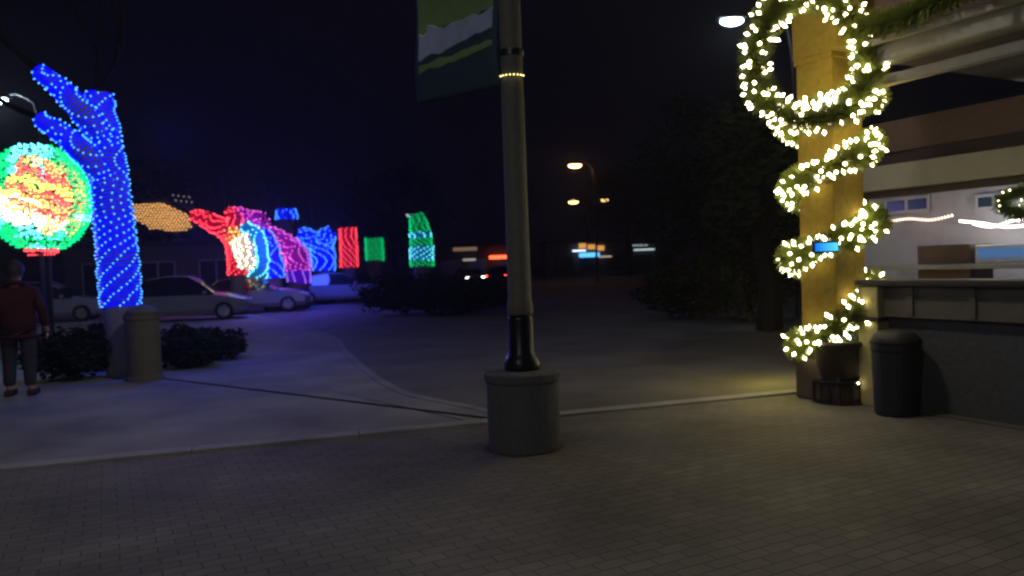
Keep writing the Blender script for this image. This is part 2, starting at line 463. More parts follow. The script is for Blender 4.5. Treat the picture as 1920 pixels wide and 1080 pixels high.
street_tree('lit_street_tree', 'tree with a magenta crown above a bright blue wrapped trunk', 32, [
    ('blue', [(512, 522), (510, 490), (500, 455), (478, 425)], [.36, .36, .3, .24]),
    ('magenta', [(470, 420), (450, 405), (438, 400)], [.3, .3, .2]),
    ('magenta', [(470, 412), (490, 415), (492, 428)], [.3, .28, .2])])
street_tree('lit_street_tree', 'tree wrapped in magenta lights fading to violet at its foot', 34, [
    ('violet', [(560, 530), (560, 505)], [.42, .42]),
    ('magenta', [(558, 507), (556, 480), (535, 455), (503, 432)], [.46, .42, .32, .14])])
street_tree('lit_street_tree', 'tree wrapped in plain deep blue lights with a wide fork beside the red one', 38, [
    ('blue', [(607, 508), (606, 478), (600, 455)], [.46, .5, .5]),
    ('blue', [(600, 462), (580, 445), (560, 436)], [.45, .35, .15]),
    ('blue', [(604, 460), (614, 442), (624, 434)], [.45, .35, .2])])
street_tree('lit_street_tree', 'small high blue lit crown standing apart above the blue tree', 42, [
    ('blue', [(538, 412), (537, 402), (536, 392)], [.48, .5, .42])])
street_tree('lit_street_tree', 'straight trunk wrapped in red lights like a column', 40, [
    ('red', [(655, 502), (654, 465), (652, 428)], [.36, .36, .34])])
street_tree('lit_street_tree', 'short trunk wrapped in plain green lights', 44, [
    ('green', [(703, 489), (702, 466), (701, 446)], [.42, .42, .40])])
street_tree('lit_street_tree', 'trunk wrapped in green lights with two cyan bands', 36, [
    ('green', [(792, 500), (791, 488)], [.46, .46]),
    ('cyan', [(791, 488), (790, 462)], [.46, .46]),
    ('green', [(790, 462), (789, 446)], [.4, .42]),
    ('cyan', [(789, 446), (788, 436)], [.42, .44]),
    ('green', [(788, 436), (784, 418), (778, 402)], [.38, .32, .18])])
lamp('magenta_glow', D(545, 470, 31), (.6, .1, 1), 50, .5)
lamp('blue_glow', D(600, 470, 35.5), (.04, .07, 1), 300, .5)
lamp('blue_glow', D(515, 440, 29.5), (.03, .07, 1), 420, .5)
lamp('warm_glow', D(455, 460, 28.2), (1, .55, .35), 25, .5)

# ---------------------------------------------------------------- far left shop with tan lit roof
t0 = D(345, 480, 40)
t = empty('low_shop', (t0.x, t0.y, 0), 'low dim shop with warm tan string lights on its awning roof', 'building')
M_wall = mat('dim_plaster', (0.08, 0.075, 0.08), .9, bump=.3)
bm = nb(); box(bm, (t0.x, t0.y + 4, 1.6), (13, 7, 3.2)); build('wall', bm, M_wall, t)
bm = nb(); box(bm, (t0.x, t0.y + 4, 3.3), (13.6, 7.6, .25), bevel=.03); build('roof', bm, mat('roof', (.04, .04, .045), .9), t)
for k in range(4):
    wx = t0.x - 4.6 + k * 3.05
    bm = nb(); box(bm, (wx, t0.y + .44, 1.45), (1.7, .1, 1.7)); f = build('window', bm, mat('glass_dim', (.03, .035, .04), .15), t)
    bm = nb()
    for dx in (-.88, 0, .88): box(bm, (wx + dx, t0.y + .36, 1.45), (.07, .06, 1.83))
    for dz in (-.9, .9): box(bm, (wx, t0.y + .37, 1.45 + dz), (1.83, .05, .07))
    build('frame', bm, mat('frame_grey', (.25, .25, .26), .6), f)
# tan awning hung out in front, covered with lights
aw = pd([(248, 385), (300, 378), (352, 402), (362, 428), (330, 436), (282, 428), (250, 410)], 38.6)
def shape_fill(poly_, n, rows_dx, rows_dz):
    xs = [p.x for p in poly_]; zs = [p.z for p in poly_]; out = []
    z = min(zs); i = 0
    while z < max(zs):
        x = min(xs) + (i % 2) * rows_dx / 2
        while x < max(xs):
            ins = False
            for a, b in zip(poly_, poly_[1:] + poly_[:1]):
                if (a.z > z) != (b.z > z) and x < (b.x - a.x) * (z - a.z) / (b.z - a.z) + a.x: ins = not ins
            if ins: out.append((x, z))
            x += rows_dx
        z += rows_dz; i += 1
    return out
bm = nb()
fr = [bm.verts.new(p) for p in aw]; bk = [bm.verts.new(p + Vector((0, 1.3, .35))) for p in aw]
bm.faces.new(fr); bm.faces.new(bk[::-1])
for i in range(len(aw)): bm.faces.new((fr[i], fr[(i + 1) % 7], bk[(i + 1) % 7], bk[i]))
build('awning', bm, mat('tan_canvas', (.22, .13, .05), .8), t)
lst = [(Vector((x, aw[0].y - .05, z + random.uniform(-.02, .02))), Vector((0, -1, 0))) for x, z in shape_fill(aw, 0, .17, .13)]
bulbs(t, lst, .038, gm('tan')[1])
lamp('awning_glow', D(310, 400, 37.4), (1, .62, .25), 22, .3, t)
lst = [(D(325 + k * 5, 366 + (k % 2) * 9 + k * .6, 38.5), Vector((0, -1, 0))) for k in range(8)]
bulbs(t, lst, .04, glow('dim_white', (.6, .55, .6), .5), name='eave_bulb')

# ---------------------------------------------------------------- person
M_skin = mat('skin', (.42, .27, .20), .6, var=.08)
def skin_obj(name, verts, edges, m, parent, lev=2, root=0):
    me = bpy.data.meshes.new(name); me.from_pydata([v[0] for v in verts], edges, []); me.materials.append(m)
    o = link(bpy.data.objects.new(name, me)); o.parent = parent
    sk = o.modifiers.new('skin', 'SKIN'); sk.use_smooth_shade = True
    sl = me.skin_vertices[0].data
    for i, v in enumerate(verts):
        sl[i].radius = v[1] if isinstance(v[1], tuple) else (v[1], v[1]); sl[i].use_root = (i == root)
    s = o.modifiers.new('sub', 'SUBSURF'); s.levels = lev; s.render_levels = lev
    return o
def person(loc, rz, label, jacket, trousers, hair, group=None, arms=((.27, .02, 1.15), (.29, -.10, .90)), phone=False):
    t = empty('person', loc, label, 'person', group, rz)
    V3 = Vector
    bv = [((0, 0, .95), (.15, .11)), ((0, 0, 1.15), (.14, .105)), ((0, 0, 1.36), (.17, .11)), ((0, 0, 1.47), (.07, .065)), ((0, -.01, 1.55), (.058, .06)),
          ((0, -.015, 1.63), (.078, .095)), ((0, -.01, 1.70), (.082, .1)), ((0, 0, 1.755), (.055, .065))]
    be = [(i, i + 1) for i in range(7)]
    for s in (-1, 1):
        k = len(bv)
        (ex, ey, ez), (wx, wy, wz) = arms
        bv += [((s * .19, 0, 1.40), .062), ((s * ex, ey, ez), .046), ((s * wx, wy, wz), .032), ((s * (wx + .0), wy - .05, wz - .07), (.022, .04))]
        be += [(2, k), (k, k + 1), (k + 1, k + 2), (k + 2, k + 3)]
        k = len(bv)
        bv += [((s * .10, 0, .86), .098), ((s * .115, -.02 - .03 * s, .48), .062), ((s * .12, .03 - .03 * s, .10), .042), ((s * .13, -.13 - .03 * s, .035), (.042, .03))]
        be += [(0, k), (k, k + 1), (k + 1, k + 2), (k + 2, k + 3)]
    skin_obj('body', bv, be, M_skin, t)
    # fingers
    bm = nb()
    for s in (-1, 1):
        (ex, ey, ez), (wx, wy, wz) = arms
        base = V3((s * wx, wy - .05, wz - .07))
        for q in range(4):
            o_ = V3((0, -.028 + q * .018, -.02)); L = (.07, .08, .075, .06)[q]
            tube(bm, [base + o_, base + o_ + V3((0, 0, -L * .5)), base + o_ + V3((-s * .015, 0, -L))], [.009, .008, .006], 6)
        tube(bm, [base + V3((0, -.03, .02)), base + V3((-s * .01, -.06, -.01)), base + V3((-s * .012, -.065, -.04))], [.011, .009, .007], 6)
    me = build('fingers', bm, M_skin, t, world=False, smooth=True)
    # jacket
    jv = [((0, 0, .74), (.23, .18)), ((0, 0, 1.08), (.22, .165)), ((0, 0, 1.36), (.23, .165)), ((0, 0, 1.52), (.10, .095))]
    je = [(0, 1), (1, 2), (2, 3)]
    for s in (-1, 1):
        k = len(jv); (ex, ey, ez), (wx, wy, wz) = arms
        jv += [((s * .20, 0, 1.39), .085), ((s * (ex + .005), ey, ez), .066), ((s * wx, wy, wz + .01), .052)]
        je += [(2, k), (k, k + 1), (k + 1, k + 2)]
    skin_obj('jacket', jv, je, jacket, t)
    bm = nb(); tube(bm, [V3((.105 * math.cos(a), .02 + .095 * math.sin(a), 1.50 + .03 * math.sin(a))) for a in [2 * math.pi * q / 18 for q in range(19)]], .032, 8); build('collar', bm, jacket, t, world=False, smooth=True)
    bm = nb(); tube(bm, [V3((.205 * math.cos(a), .16 * math.sin(a), .80)) for a in [2 * math.pi * q / 24 for q in range(25)]], .026, 8); build('hem', bm, jacket, t, world=False, smooth=True)
    tv = [((0, 0, 1.0), (.19, .15))]; te = []
    for s in (-1, 1):
        k = len(tv)
        tv += [((s * .10, 0, .84), .115), ((s * .115, -.02 - .03 * s, .48), .085), ((s * .12, .03 - .03 * s, .12), .072)]
        te += [(0, k), (k, k + 1), (k + 1, k + 2)]
    skin_obj('trousers', tv, te, trousers, t)
    for s in (-1, 1):
        bm = nb(); box(bm, (s * .13, -.06 - .03 * s, .045), (.10, .29, .09), bevel=.03); build('shoe', bm, mat('shoe', (.02, .02, .02), .6), t, world=False)
    bm = nb(); bmesh.ops.create_uvsphere(bm, u_segments=20, v_segments=14, radius=1)
    for v in bm.verts:
        c = v.co.copy(); v.co = V3((c.x * .108, c.y * .128 + .018, c.z * .125 + 1.70 - (.04 if c.y > .1 and c.z < 0 else 0)))
    bmesh.ops.delete(bm, geom=[v for v in bm.verts if v.co.y < -.055 and v.co.z < 1.755 or v.co.z < 1.60], context='VERTS')
    build('hair', bm, hair, t, world=False, smooth=True)
    bm = nb()
    for s in (-1, 1): blob(bm, V3((s * .033, -.092, 1.675)), .013)
    build('eyes', bm, mat('eye', (.03, .02, .02), .2), t, world=False)
    bm = nb(); tube(bm, [V3((0, -.095, 1.69)), V3((0, -.118, 1.645)), V3((0, -.098, 1.635))], [.009, .015, .012], 6); build('nose', bm, M_skin, t, world=False)
    bm = nb(); tube(bm, [V3((-.024, -.088, 1.602)), V3((0, -.098, 1.600)), V3((.024, -.088, 1.602))], .006, 6); build('mouth', bm, mat('lip', (.25, .09, .08), .6), t, world=False)
    return t
pl = G(40, 742)
pp0 = person(pl, R(200), 'person in a dark red jacket and dark trousers standing by the left edge', mat('red_jacket', (.045, .006, .008), .9, scale=7, bump=1.0, var=.5), mat('dark_trousers', (.03, .03, .04), .85), mat('hair', (.03, .02, .015), .7))
pp0.scale = (1.12, 1.12, 1.04)

# ---------------------------------------------------------------- concrete bollard / bin near the blue tree
bp = G(272, 712)
t = empty('stone_bollard', bp, 'squat grey brown stone bollard in front of the blue tree', 'bollard')
bm = nb(); lathe(bm, bp, [(.28, 0), (.28, .05), (.25, .08), (.25, .92), (.27, .96), (.27, 1.02)], 28); build('shaft', bm, mat('bollard_stone', (.12, .105, .085), .85, bump=.4, scale=30), t, smooth=False)
bm = nb(); lathe(bm, bp + Vector((0, 0, 1.02)), [(.25, 0.002), (.23, .06), (.15, .12), (.03, .15)], 28); build('cap', bm, MATS['bollard_stone'], t, smooth=True)

# ---------------------------------------------------------------- cars
def car(loc, rz, label, paint, lights=None, L=4.5, W=1.8, H=1.47, group='parked cars along the street', suv=False):
    t = empty('parked_car', loc, label, 'car', group, rz)
    # x forward. stations: x, half width belt, z bottom, z belt, half width roof, z top
    h = H
    st = [(-.50, .40, .42, .80, .36, .86), (-.47, .47, .26, .88, .42, .97), (-.36, .5, .22, .90, .44, 1.02), (-.28, .5, .22, .91, .39, h * .93), (-.12, .5, .22, .91, .37, h),
          (.04, .5, .22, .90, .37, h * .99), (.14, .5, .22, .89, .40, h * .84), (.24, .5, .22, .88, .43, .97), (.36, .49, .22, .80, .42, .90), (.46, .45, .26, .70, .38, .76), (.50, .38, .36, .60, .32, .64)]
    bm = nb(); rings = []
    for x, wb, zb, zs, wr, zt in st:
        x *= L; wb *= W; wr *= W
        rings.append([bm.verts.new(v) for v in ((x, -wb * .9, zb), (x, -wb, zb + .15), (x, -wb, zs), (x, -wr, zt - .04), (x, -wr * .85, zt), (x, wr * .85, zt), (x, wr, zt - .04), (x, wb, zs), (x, wb, zb + .15), (x, wb * .9, zb))])
    glassf = []
    for i, (a, b) in enumerate(zip(rings, rings[1:])):
        for k in range(10):
            f = bm.faces.new((a[k], b[k], b[(k + 1) % 10], a[(k + 1) % 10]))
            if 2 <= i <= 6 and k in (2, 6): f.material_index = 1
            if i in (2, 6) and k in (3, 4, 5): f.material_index = 1
    bm.faces.new(rings[0]); bm.faces.new(rings[-1][::-1])
    bmesh.ops.recalc_face_normals(bm, faces=bm.faces)
    gl = mat('car_glass', (.015, .018, .022), .08, spec=.8)
    # glass as its own part
    bg = bm.copy()
    bmesh.ops.delete(bg, geom=[f for f in bg.faces if f.material_index == 0], context='FACES')
    for v in bg.verts: v.co = v.co + v.normal * .006
    bmesh.ops.delete(bm, geom=[f for f in bm.faces if f.material_index == 1], context='FACES')
    build('body', bm, paint, t, world=False, smooth=False)
    build('windows', bg, gl, t, world=False)
    for sx in (-.31, .31):
        for sy in (-1, 1):
            bw = nb(); c = Vector((sx * L, sy * (W / 2 - .09), .32))
            prof = [(.20, -.10), (.30, -.11), (.32, -.07), (.32, .07), (.30, .11), (.20, .10)]
            rg = []
            for r_, y_ in prof: rg.append([bw.verts.new(c + Vector((math.cos(a) * r_, y_, math.sin(a) * r_))) for a in [2 * math.pi * q / 22 for q in range(22)]])
            for a, b in zip(rg, rg[1:]):
                for q in range(22): bw.faces.new((a[q], a[(q + 1) % 22], b[(q + 1) % 22], b[q]))
            wh = build('wheel', bw, mat('tyre', (.015, .015, .015), .9), t, world=False)
            bw = nb()
            for q in range(5):
                a = 2 * math.pi * q / 5; box(bw, c + Vector((math.cos(a) * .1, sy * .095, math.sin(a) * .1)), (.2, .03, .05), Matrix.Rotation(-a, 3, 'Y'))
            bmesh.ops.create_cone(bw, cap_ends=True, segments=20, radius1=.2, radius2=.2, depth=.1, matrix=Matrix.Translation(c + Vector((0, sy * .02, 0))) @ Matrix.Rotation(R(90), 4, 'X'))
            r_ = build('rim', bw, mat('rim', (.35, .35, .36), .35, .8), wh, world=False)
    for s in (-1, 1):
        bh = nb(); box(bh, (L * .482, s * W * .34, .66), (.12, .30, .12), Matrix.Rotation(-s * R(18), 3, 'Z'), bevel=.02)
        build('headlight', bh, glow('headlight_on', (1, .93, .8), 6) if lights == 'head' else mat('lens', (.5, .5, .52), .15), t, world=False)
        bh = nb(); box(bh, (-L * .488, s * W * .35, .78), (.10, .32, .14), Matrix.Rotation(s * R(12), 3, 'Z'), bevel=.02)
        build('tail_light', bh, glow('tail_on', (1, .05, .02), 8) if lights == 'tail' else mat('lens_red', (.3, .01, .01), .2), t, world=False)
        bh = nb(); box(bh, (L * .17, s * (W * .5 + .08), .98), (.12, .16, .11), bevel=.03); build('mirror', bh, paint, t, world=False)
    bh = nb(); box(bh, (L * .497, 0, .45), (.05, .9, .12), bevel=.01); build('grille', bh, mat('black_plastic', (.015, .015, .015), .5), t, world=False)
    return t
M_white = mat('paint_white', (.24, .26, .30), .18, var=.03); M_dark = mat('paint_dark', (.02, .022, .03), .2, var=.1); M_silver = mat('paint_silver', (.3, .31, .33), .2, .5, var=.05)
c0 = G(352, 600)
car(c0, R(14), 'white car parked on the street right of the blue tree', M_white, L=4.3, H=1.6)
cx = G(90, 604); car(cx, R(16), 'white car partly hidden between the standing person and the blue tree', M_white, L=4.4, H=1.55)
c1 = G(475, 585); car(c1, R(15), 'silver car parked under the multicoloured and magenta trees', M_silver)
c2 = G(635, 568); car(c2, R(15), 'pale car parked below the deep blue tree', M_white)
c3 = G(890, 541); c3o = car(c3, R(0) + math.pi, 'far dark car with its headlights on left of the pole', M_dark, 'tail')
c4 = G(915, 533); 
car(D(880, 500, 62) * 1.0 - Vector((0, 0, D(880, 500, 62).z)), R(-75), 'distant silver car facing this way with headlights lit', M_silver, 'head')
c3o['label'] = 'far dark car with a glowing red tail light left of the pole'
c3o.location = (D(940, 500, 58).x + .2, 58, 0); c3o.rotation_euler.z = R(75)

# ---------------------------------------------------------------- shrubs (dark masses)
M_leaf = mat('evergreen_leaf', (.018, .026, .012), .9, spec=.1, var=.5, scale=3)
def leafcloud(bm, c, r, n, s):
    for _ in range(n):
        d = Vector((random.gauss(0, 1), random.gauss(0, 1), random.gauss(0, 1))).normalized()
        q = random.random() ** .4
        k = 1 + .35 * noise.noise(d * 2.2 + c * .7)
        p = c + Vector((d.x * r[0], d.y * r[1], d.z * r[2])) * q * k
        if p.z < .02: continue
        a = Vector((random.gauss(0, 1), random.gauss(0, 1), random.gauss(0, 1))).normalized(); s1, s2 = frame_at(a)
        L = s * random.uniform(.6, 1.4)
        bm.faces.new([bm.verts.new(p + s1 * L), bm.verts.new(p + s2 * L * .45), bm.verts.new(p - s1 * L), bm.verts.new(p - s2 * L * .45)])
def shrub(px, py, r, label, n=2500, s=.06, name='dark_shrub', cat='shrub', group='dark shrubs between street and plaza'):
    b = G(px, py); t = empty(name, b, label, cat, group)
    bm = nb()
    for k in range(5): tube(bm, [b + Vector((random.uniform(-.1, .1), random.uniform(-.1, .1), 0)), b + Vector((random.uniform(-.5, .5) * r[0], random.uniform(-.4, .4) * r[1], r[2] * 1.1))], [.03, .012], 5)
    build('stems', bm, M_bark, t)
    bm = nb(); leafcloud(bm, b + Vector((0, 0, r[2])), r, n, s); build('foliage', bm, M_leaf, t)
    return t
shrub(135, 712, (.75, .55, .42), 'dark shrub bed left of the blue tree foot', 3000, .05, group='dark shrubs round the blue tree')
shrub(345, 690, (.62, .5, .36), 'low dark shrub right of the stone bollard', 2500, .05, group='dark shrubs round the blue tree')
shrub(405, 675, (.6, .5, .30), 'lowest dark shrub of the bed, farthest right of the bollard', 2000, .05, group='dark shrubs round the blue tree')
shrub(200, 690, (.6, .5, .42), 'dark shrub directly behind the blue tree foot', 2500, .05, group='dark shrubs round the blue tree')
shrub(760, 588, (1.7, .9, .72), 'low dark shrub under the green lit trunks', 4000, .08)
shrub(850, 590, (1.6, .9, .62), 'low dark shrub just left of the lamp pole', 4000, .08)
shrub(925, 578, (1.2, .8, .6), 'dark shrub half hidden behind the lamp pole', 2500, .08)
shrub(1300, 598, (1.5, .8, .75), 'low dark shrub in the road island right of the pole', 3500, .07)
shrub(1400, 600, (1.3, .8, 1.1), 'dark shrub left of the light wrapped column', 3500, .07)
def tree(px, dep, H, cr, label, n=9000, s=.12):
    b = D(px, 500, dep); b.z = 0; t = empty('evergreen_tree', b, label, 'tree', 'dark trees beyond the street')
    bm = nb(); pts = [b + Vector((random.uniform(-.1, .1) * i, 0, H * i / 5)) for i in range(6)]
    tube(bm, pts, [.3 * (1 - i / 6.5) for i in range(6)], 8, jit=.05)
    for k in range(14):
        p = pts[2 + k % 3]; a = random.uniform(0, 6.28)
        tube(bm, [p, p + Vector((math.cos(a) * cr * .5, math.sin(a) * cr * .5, .8)), p + Vector((math.cos(a) * cr * .85, math.sin(a) * cr * .85, 1.2))], [.09, .05, .02], 5)
    build('trunk', bm, M_twig, t)
    bm = nb()
    for k in range(12):
        a = random.uniform(0, 6.28); q = random.uniform(.2, .8)
        leafcloud(bm, b + Vector((math.cos(a) * cr * q, math.sin(a) * cr * q, H * random.uniform(.35, .98))), (cr * .5, cr * .5, H * .16), n // 12, s)
    build('crown', bm, M_leaf, t)
tree(1330, 30, 7.5, 2.6, 'broad dark evergreen tree below the white street lamp')
tree(1440, 16.5, 4.6, 1.1, 'dark evergreen tree just left of the light wrapped column')
tree(740, 60, 9, 4, 'tall black tree behind the green lit trunks')
tree(250, 52, 9, 4.5, 'black tree rising behind the tan lit shop')
tree(1180, 75, 10, 5, 'distant dark tree above the shop signs')

# ---------------------------------------------------------------- street lamps
def street_lamp(base, h, label, col, es, power, arm=Vector((1.2, 0, 0)), hs=1.0, sp=True):
    t = empty('street_lamp', base, label, 'street lamp', 'street lamps')
    b = Vector(base)
    top = b + Vector((0, 0, h)); head = top
    foot = b - arm; foot.z = 0
    bm = nb(); tube(bm, *resample([foot, foot + Vector((0, 0, h * .85)), foot + arm * .35 + Vector((0, 0, h * 1.0)), top + Vector((0, 0, .08))], [.10, .06, .045, .04], .3), n=10)
    build('pole', bm, MATS['dark_metal'], t)
    bm = nb(); box(bm, top + Vector((0, 0, .06)), (.62 * hs, .3 * hs, .12), bevel=.03); build('lamp_housing', bm, MATS['dark_metal'], t)
    bm = nb(); bmesh.ops.create_uvsphere(bm, u_segments=20, v_segments=10, radius=1)
    for v in bm.verts: v.co = Vector((v.co.x * .24 * hs, v.co.y * .14 * hs, v.co.z * .09 * hs)) + top + Vector((0, 0, -.05))
    build('lens', bm, glow('lamp_' + label[:6], col, es), t)
    if power: lamp('lamp_light', top + Vector((0, 0, -.25)), col, power, .15, t)
    return t
q = D(1372, 36, 20); street_lamp((q.x, q.y, 0), q.z, 'cool white street lamp shining high left of the wrapped column', (.75, .9, 1), 14, 60, Vector((-1.4, .4, 0)), 1.25)
street_lamp((-4.5, -5.0, 0), 6.5, 'street lamp behind the camera lighting the paving and banner', (.86, .9, 1), 12, 420, Vector((-1.4, 0, 0)), 1.0)  # unseen lamp, added to brighten banner and foreground paving
q = D(-2, 185, 24); street_lamp((q.x, q.y, 0), q.z, 'white street lamp cut by the left edge of the frame', (.7, .88, 1), 12, 120, Vector((-1.4, .3, 0)), 1.1)
q = D(1078, 309, 60); street_lamp((q.x, q.y, 0), q.z, 'orange sodium street lamp far down the road', (1, .5, .2), 14, 160, Vector((-1.4, .3, 0)), 2.1)
q = D(1075, 378, 95); street_lamp((q.x, q.y, 0), q.z, 'distant yellow street lamp below the orange one', (1, .65, .2), 6, 0, Vector((-1.4, .3, 0)), 2.6)
q = D(1134, 374, 95); street_lamp((q.x, q.y, 0), q.z, 'distant small bluish white street lamp', (.75, .8, 1), 4, 0, Vector((-1.4, .3, 0)), 2.2)
q = D(768, 402, 60); street_lamp((q.x, q.y, 0), q.z, 'dim white lamp above the green and cyan trunk', (.4, .6, .65), 1.2, 0, Vector((-1.0, .3, 0)), 1.6)
q = D(1395, 321, 60); street_lamp((q.x, q.y, 0), q.z, 'faint grey lamp between road and wrapped column', (.5, .5, .5), .7, 0, Vector((-1.0, .3, 0)), 1.2)

# ---------------------------------------------------------------- distant shops with signs
def far_shop(px, dep, wd, h, label, sign=None):
    b = D(px, 490, dep); b.z = 0
    t = empty('far_shop', b, label, 'building', 'shops at the end of the road')
    bm = nb(); box(bm, b + Vector((0, 4, h / 2)), (wd, 8, h)); build('wall', bm, M_wall, t)
    bm = nb(); box(bm, b + Vector((0, 4, h + .1)), (wd + .5, 8.5, .3)); build('roof', bm, MATS['roof'], t)
    for k in range(3):
        bm = nb(); box(bm, b + Vector(((k - 1) * wd * .3, -.03, 1.4)), (wd * .22, .1, 1.6)); build('window', bm, MATS['glass_dim'], t)
    return t, b
t, b = far_shop(1105, 80, 9, 3.6, 'far shop with glowing orange windows over a blue light')
for k in range(3):
    bm = nb(); c = D(1092 + k * 17, 461 + k * 2, 79.7); box(bm, c, (.75, .08, .5)); build('window', bm, glow('orange_window', (1, .45, .12), .75), t)
bm = nb(); box(bm, D(1105, 478, 79.5), (2.1, .15, .45), bevel=.05); build('sign', bm, glow('blue_sign', (.12, .5, 1), 1.6), t)
bm = nb(); box(bm, D(1086, 470, 79.6), (1.4, .12, .16), bevel=.03); build('tube_light', bm, glow('white_tube', (.7, .85, 1), 2), t)
bm = nb(); box(bm, D(1135, 481, 79.6), (1.3, .12, .12), bevel=.03); build('tube_light', bm, glow('warm_tube', (.8, .6, .5), .8), t)
t, b = far_shop(1205, 84, 8, 3.4, 'far dark shop with two thin white tube lights')
bm = nb(); box(bm, D(1200, 460, 83.6), (1.7, .12, .10)); build('tube_light', bm, glow('grey_tube', (.5, .6, .6), .8), t)
bm = nb(); box(bm, D(1208, 468, 83.6), (2.2, .12, .12)); build('tube_light', bm, glow('grey_tube2', (.6, .8, .85), 1.2), t)
t, b = far_shop(895, 78, 9, 3.5, 'far dark shop with red lit sign and amber window strip left of the pole')
bm = nb(); box(bm, D(872, 467, 77.7), (2.4, .1, .35), bevel=.02); build('window', bm, glow('amber_window', (.5, .32, .2), .35), t)
bm = nb(); box(bm, D(938, 482, 77.4), (2.2, .2, .34), bevel=.08); build('sign', bm, glow('red_tube', (1, .10, .03), 3.5), t)
bm = nb(); box(bm, D(880, 487, 77.6), (1.3, .15, .2), bevel=.05); build('tube_light', bm, glow('grey_tube3', (.6, .58, .5), .6), t)

# ---------------------------------------------------------------- banner pole in the middle
pb = G(984, 838)
t = empty('banner_pole', pb, 'tall banner pole standing on a round concrete footing in the middle', 'pole')
M_foot = mat('footing_concrete', (.14, .135, .125), .9, bump=.5, scale=22, var=.25)
bm = nb(); lathe(bm, pb, [(.31, 0), (.315, .01), (.315, .58), (.335, .60), (.335, .66), (.31, .68)], 40); fo = build('footing', bm, M_foot, t, smooth=False)
bm = nb(); lathe(bm, pb, [(.15, .681), (.155, .70), (.155, .76), (.13, .80), (.112, .84), (.108, 1.12), (.106, 1.16)], 28); build('pole_sleeve', bm, mat('black_metal', (.025, .025, .028), .35, .5, bump=.1), t, smooth=True)
M_pole = mat('pole_paint', (.16, .15, .11), .7, 0, bump=.15, scale=14)
lean = R(.0)
bm = nb(); lathe(bm, pb, [(.108, 1.16), (.112, 1.17), (.112, 1.26), (.102, 1.28), (.092, 4.2), (.082, 5.9)], 24); build('shaft', bm, M_pole, t, smooth=True)
def ptop(z): return pb + Vector((0, 0, z))
zc = D(967, 145, pb.y).z
bm = nb()
for dz in (0.17,): lathe(bm, ptop(zc + dz), [(.10, 0), (.105, .005), (.105, .055), (.10, .06)], 24)
build('clamp', bm, MATS['black_metal'], t)
bm = nb(); lathe(bm, ptop(zc - .012), [(.095, 0), (.10, .004), (.10, .020), (.095, .024)], 24); cl = build('light_cord', bm, mat('cord', (.02, .03, .02), .8), t)
lst = [(ptop(zc) + Vector((math.cos(a), math.sin(a), 0)) * .106, Vector((math.cos(a), math.sin(a), 0))) for a in [R(-150 + 17 * k) for k in range(8)]]
bulbs(t, lst, .0085, glow('warm_small', (1, .85, .3), 3), single=8)
# lamp head above the frame and its crossarm
top = ptop(5.9)
bm = nb(); lathe(bm, top, [(.08, 0), (.12, .05), (.12, .1)], 20); build('finial', bm, MATS['black_metal'], t)
bm = nb(); lathe(bm, top + Vector((0, 0, .1)), [(.10, 0), (.21, .12), (.24, .3), (.16, .5), (.05, .56)], 24); build('lamp_globe', bm, glow('globe', (1, .9, .72), 3), t, smooth=True)
lamp('lamp_light', top + Vector((0, 0, 1.0)), (1, .96, .84), 400, .3, t)
# banner, left of the pole
bn = empty('street_banner', D(930, 150, pb.y), 'teal street banner with green and white artwork hanging left of the pole', 'banner')
z0, z1 = zc - .045, zc + 1.45
bx1 = pb.x - .16; bx0 = bx1 - .60; by = pb.y
rotb = R(38)
def bpt(u, v, off=0.0):      # u 0..1 from pole outwards, v 0..1 from bottom up
    d = Vector((-math.cos(rotb), math.sin(rotb), 0)); n_ = Vector((-d.y, d.x, 0))
    wv = .012 * math.sin(u * 7 + v * 5) + .015 * math.sin(v * 9)
    q = Vector((pb.x, by, 0)) + d * (.13 + u * 1.0) + n_ * (wv + off); q.z = z0 + (z1 - z0) * v
    return q
def bsheet(m, off, u0, u1, v0, v1, nu=12, nv=24, parent=None, name='cloth', keep=None, th=.003):
    bm = nb(); g = {}
    for i in range(nu + 1):
        for j in range(nv + 1):
            g[i, j] = bm.verts.new(bpt(u0 + (u1 - u0) * i / nu, v0 + (v1 - v0) * j / nv, off))
    for i in range(nu):
        for j in range(nv):
            uu = u0 + (u1 - u0) * (i + .5) / nu; vv_ = v0 + (v1 - v0) * (j + .5) / nv
            if keep is None or keep(uu, vv_): bm.faces.new((g[i, j], g[i + 1, j], g[i + 1, j + 1], g[i, j + 1]))
    bmesh.ops.delete(bm, geom=[v for v in bm.verts if not v.link_faces], context='VERTS')
    r_ = bmesh.ops.extrude_face_region(bm, geom=bm.faces[:]); 
    n_ = (bpt(0, 0, 1) - bpt(0, 0, 0)).normalized()
    for v in r_['geom']:
        if isinstance(v, bmesh.types.BMVert): v.co += n_ * th
    bmesh.ops.recalc_face_normals(bm, faces=bm.faces)
    return build(name, bm, m, bn, smooth=True)
bsheet(mat('banner_teal', (.03, .075, .10), .8, scale=3), 0, 0, 1, 0, 1)
nz2 = lambda u, v, s: noise.noise(Vector((u * s, v * s * 2, 3.1)))
sgn = -1
gv = lambda u, v: .50 + .05 * u + .05 * nz2(u, v, 4)
bsheet(mat('banner_green', (.22, .34, .12), .8), .006, .05, .97, .25, .97, 60, 100, keep=lambda u, v: v > .40 + .05 * nz2(u, v, 5) + .05 * (1 - u) , name='artwork_green')
bsheet(mat('banner_white', (.42, .48, .68), .8), .011, .05, .95, .25, .8, 60, 100, keep=lambda u, v: abs(v - (.335 + .07 * (1 - u))) < .075 + .06 * nz2(u, v, 6), name='artwork_white')
bsheet(MATS['banner_green'], .006, .05, .95, .1, .4, 60, 80, keep=lambda u, v: abs(v - (.20 + .05 * (1 - u))) < .022 + .02 * nz2(u, v, 8), name='artwork_stripe')
